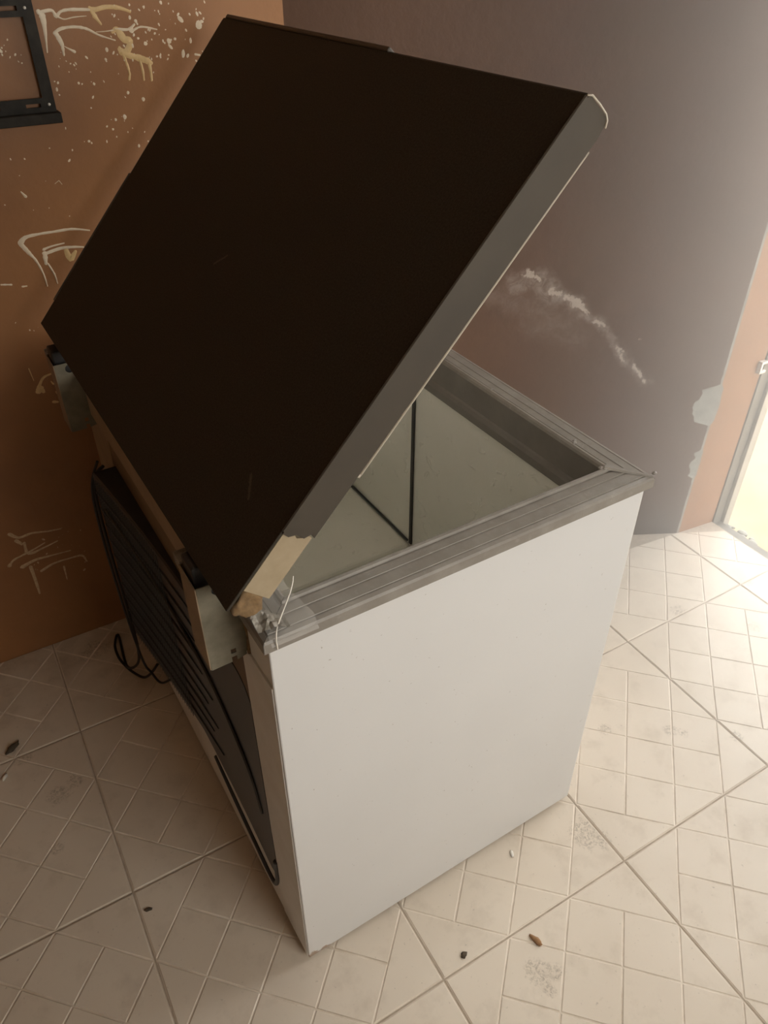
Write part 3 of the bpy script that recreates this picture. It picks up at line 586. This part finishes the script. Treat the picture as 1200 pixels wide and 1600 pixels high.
# hinge boxes on the rear top edge: galvanised cheek facing the near end, dark outer side, spring, arm
for y0, dz in ((.078, 0), (.812, -.022)):
    to = lambda a, b, y0=y0, dz=dz: Vector((a, y0, b+dz))
    bm = plate(bmesh.new(), [(-.052, .742), (-.0235, .7425), (-.0235, .751), (-.0165, .751), (-.0165, .743), (-.003, .746), (.000, .757), (-.001, .80), (.002, .835), (.002, .884), (-.052, .884), (-.0535, .80)],
               [circ(-.026, .872, .0085), [(-.0235, .757), (-.0165, .757), (-.0165, .765), (-.0235, .765)]], to, Vector((0, .0016, 0)))
    hb = P('hinge_bracket', bm, M_galv)
    obj('bracket_side', nbox(-.054, -.0525, y0, y0+.055, .744+dz, .884+dz), M_strip, hb)
    obj('bracket_back', nbox(-.052, .0, y0+.053, y0+.0546, .744+dz, .884+dz), M_galv, hb)
    obj('hinge_spring', tube(bmesh.new(), [(-.026, y0+.004, .872+dz), (-.026, y0+.052, .872+dz)], .0075, 14), M_black, hb)
    obj('hinge_arm', nbox(-.050, -.012, y0+.012, y0+.050, .850+dz, .905+dz, .003), M_black, hb)
    obj('arm_tab', nbox(-.052, -.034, y0+.056, y0+.080, .868+dz, .886+dz, .001), M_shiny, hb)
    bm = tube(bmesh.new(), smoothpath([(.001, y0-.004, .742+dz), (-.001, y0-.006, .76+dz), (.001, y0-.005, .785+dz), (-.001, y0-.006, .81+dz), (.001, y0-.004, .84+dz)], 5), .003, 6)
    obj('sealant_bead', bm, M_foam_old, hb, smooth=True)

# lid, hinged along the back: built flat, x along its depth, turned up by TH
TH = math.radians(47.36); LW = .638
lid = P('lid', nbox(0, LW, 0, L, -.004, 0, .001), M_lid)
lid.location = (-.0431, 0, .9093); lid.rotation_euler = (0, -TH, 0)
Q = lambda name, bm, m, **k: obj(name, bm, m, lid, **k)
sec = [(.109, -.001), (.634, -.001), (LW+.002, -.004), (LW+.003, -.036), (LW-.002, -.042), (LW-.018, -.0445), (.118, -.0425), (.121, -.036), (.113, -.030), (.114, -.018), (.108, -.010)]
def side(ya, yb, sec=sec): 
    return plate(bmesh.new(), sec, [], lambda a, b: Vector((a, ya, b)), Vector((0, yb-ya, 0)))
Q('side_trim', side(-.003, .004), M_trim)
Q('edge_glint', tube(bmesh.new(), [(LW-.001, -.0035, .0005), (LW+.003, -.0035, -.005), (LW+.0045, -.0035, -.020), (LW+.0045, -.0035, -.034), (LW+.002, -.0035, -.040), (LW-.004, -.0035, -.044)], .0011, 6), M_gasket, smooth=True)  # pale tube painted as the door light caught on the front corner
Q('trim_bead', tube(bmesh.new(), [(.112, -.002, .0), (.30, -.002, -.0002), (LW-.002, -.002, -.0002)], .0018, 6), M_trim)
Q('side_trim', side(L-.004, L+.003, [(0, -.001)]+sec[1:6]+[(.0, -.0425)]), M_trim)
bm = bmesh.new(); box(bm, LW-.004, LW+.003, .0, L, -.042, -.002, .0015); box(bm, LW, LW+.007, .36, L-.01, -.014, .002, .002)
Q('front_trim', bm, M_trim)
Q('edge_moulding', nbox(.05, .325, L, L+.007, -.012, .001, .002), M_trim)
Q('rear_trim', nbox(-.002, .004, .03, L, -.042, -.010, .001), M_trim)
foam = [(.030, -.0045), (.107, -.0045), (.1115, -.010), (.1125, -.018), (.109, -.024), (.112, -.031), (.118, -.036), (.116, -.0425), (.030, -.0425)]
Q('exposed_foam', plate(bmesh.new(), foam, [], lambda a, b: Vector((a, .0005, b)), Vector((0, .04, 0))), M_foam)
bm = bmesh.new(); bmesh.ops.create_icosphere(bm, subdivisions=4, radius=1)
for v in bm.verts:
    p = v.co.copy(); k = 1+.22*noise.noise(p*2.3)+.10*noise.noise(p*6)
    v.co = Vector((.014+.016*max(-1, min(1, p.x*1.5))*k, .016+.015*max(-1, min(1, p.y*1.4))*k, -.024+.0165*max(-1, min(1, p.z*1.4))*k))
Q('broken_corner_foam', bm, M_foam_old, smooth=True, label='crumbling orange foam at broken lid corner')
bm = nbox(.02, LW-.02, .02, L-.02, -.0455, -.010, .004); Q('lid_core', bm, M_lidliner)
bm = nbox(.07, LW-.07, .07, L-.07, -.062, -.044, .008, 3); Q('inner_liner', bm, M_lidliner)
bm = bmesh.new()
for x0, x1, ya, yb in ((.20, LW-.028, .001, .006), (.20, LW-.028, L-.006, L-.001), (LW-.034, LW-.028, .001, L-.001), (.20, .206, .001, L-.001)):
    box(bm, x0, x1, ya, yb, -.0470, -.0450, .0006, 1); box(bm, x0, x1, ya, yb, -.0510, -.0488, .0008, 1)
    if x1-x0 > .1: box(bm, x0, x1, ya+.002 if ya < .1 else ya, yb if ya < .1 else yb-.002, -.0490, -.0425)
    else: box(bm, x0+.001, x1-.001, ya, yb, -.0490, -.0425)
Q('gasket', bm, M_gasket)

# the broken near rear corner: bent metal, clear tape and a loose white thread
bm = bmesh.new(); n1, n2 = 10, 8; V = {}
for i in range(n1+1):
    for j in range(n2+1):
        x = -.012 + .040*i/n1; y = -.006 + .045*j/n2
        z = .857 + .005*noise.noise((x*60, y*60, 0)) + .004*noise.noise((x*150, y*150, 4)) + .010*(1-i/n1)
        V[i, j] = bm.verts.new((x, y, z))
for i in range(n1):
    for j in range(n2):
        if i+j < n1+n2-6: bm.faces.new((V[i, j], V[i+1, j], V[i+1, j+1], V[i, j+1]))
P('bent_hinge_cap', bm, M_shiny)
bm = bmesh.new(); V = {}
for i in range(13):
    for j in range(9):
        x = .000 + .062*i/12; y = -.0125 + .080*j/8
        z = .8575 + .004*noise.noise((x*50, y*50, 7)) + (.020*((j-6)/2)**2*(i/12) if j > 6 else 0)
        if j == 0: z = .838
        V[i, j] = bm.verts.new((x - .012*j/8, y, z))
for i in range(12):
    for j in range(8): bm.faces.new((V[i, j], V[i+1, j], V[i+1, j+1], V[i, j+1]))
P('clear_tape', bm, M_tape, smooth=True)
bm = tube(bmesh.new(), smoothpath([(.064, .058, .866), (.060, .052, .862), (.048, .036, .8615), (.030, .016, .8605), (.012, -.004, .858), (.006, -.0125, .848), (.006, -.0135, .834)], 6), .0009, 6)
th = P('loose_thread', bm, M_thread, smooth=True)

# mains lead hanging at the far end of the back and looping over the tiles
bm = tube(bmesh.new(), smoothpath([(-.020, .76, .66), (-.046, .765, .62), (-.050, .768, .45), (-.048, .765, .25), (-.052, .78, .10), (-.075, .86, .010), (-.062, .985, .004), (-.080, .955, .004), (-.084, .91, .004), (-.078, .872, .004), (-.066, .835, .004), (-.050, .80, .012), (-.035, .76, .06), (-.02, .74, .10)], 8), .0034, 8)
P('mains_lead', bm, M_rubber, smooth=True)
bm = tube(bmesh.new(), smoothpath([(-.030, .75, .68), (-.056, .75, .60), (-.058, .748, .35), (-.050, .742, .14), (-.040, .72, .10), (-.03, .69, .09), (-.012, .66, .12)], 8), .0028, 8)
P('thin_lead', bm, M_rubber, smooth=True)

# ------------------------------------------------------------------ bits on the floor
def flake(name, x, y, r, sx, sy, sz, m, label, cat, rz, seed):
    bm = bmesh.new(); bmesh.ops.create_icosphere(bm, subdivisions=2, radius=1)
    for v in bm.verts:
        k = 1+.45*noise.noise(v.co*1.6+Vector((seed, 0, 0)))
        v.co = Vector((v.co.x*k*sx*r, v.co.y*k*sy*r, max(v.co.z*k*sz*r, -sz*r*.6)))
    zmin = min(v.co.z for v in bm.verts)
    o = obj(name, bm, m, smooth=True, loc=(x, y, -zmin+.0002)); o.rotation_euler = (0, 0, rz)
    return prop(o, label, cat)
flake('leaf_scrap', .304, -.541, .011, 1.3, .5, .35, M_brown, 'small dry brown leaf scrap on the tiles in front of the freezer', 'leaf', 1.9, 1)
flake('dirt_clump', .173, -.494, .006, 1.1, .9, .5, M_dirt, 'small grey dirt clump on the tiles in front of the freezer', 'dirt', .4, 2)
flake('paper_scrap', .369, -.384, .007, 1.3, .5, .3, M_paper, 'tiny white paper scrap on the floor by the freezer base', 'paper', 1.1, 3)
flake('dead_insect', -.466, .397, .013, 1.4, .6, .4, M_dirt, 'dark dead insect on the tiles below the left wall', 'insect', .6, 4)
flake('plaster_crumb', -.494, .326, .007, 1.3, .6, .5, M_paper, 'tiny white plaster crumb on the tiles at the left edge', 'plaster', .9, 5)
flake('wood_chip', -.304, -.12, .006, 1.4, .6, .4, M_dirt, 'dark wood chip on the shaded tiles left of the freezer', 'chip', -.3, 6)

# haze volume added to stand in for glare from the bright doorway
hz = bmesh.new(); poly = [(.585, YN+.02), (1.45, YN+.02), (1.45, .180), (.585, .612)]
lo = [hz.verts.new((*p, .004)) for p in poly]; hi = [hz.verts.new((*p, ZC-.02)) for p in poly]
hz.faces.new(lo[::-1]); hz.faces.new(hi)
for k in range(4): hz.faces.new((lo[k], lo[(k+1) % 4], hi[(k+1) % 4], hi[k]))
t = NT('glare_haze'); t.t.nodes.remove(t.b)
vs = t.n('ShaderNodeVolumeScatter'); vs.inputs['Anisotropy'].default_value = .3
vs.inputs['Color'].default_value = (1, .95, .87, 1)
t.l(vs.outputs[0], [n for n in t.t.nodes if n.type == 'OUTPUT_MATERIAL'][0].inputs['Volume'])
sx = t.n('ShaderNodeSeparateXYZ'); t.l(t.pos(True), sx.inputs[0])
mr = t.n('ShaderNodeMapRange', interpolation_type='SMOOTHSTEP'); mr.inputs['From Min'].default_value = .58; mr.inputs['From Max'].default_value = 1.30; mr.inputs['To Max'].default_value = HAZE
t.l(sx.outputs[0], mr.inputs['Value']); t.l(mr.outputs[0], vs.inputs['Density'])      # thickest at the doorway, gone by the freezer
o = obj('glare_haze', hz, t.m); o['kind'] = 'stuff'; prop(o, 'pale haze volume added for the glare of the bright doorway', 'haze')
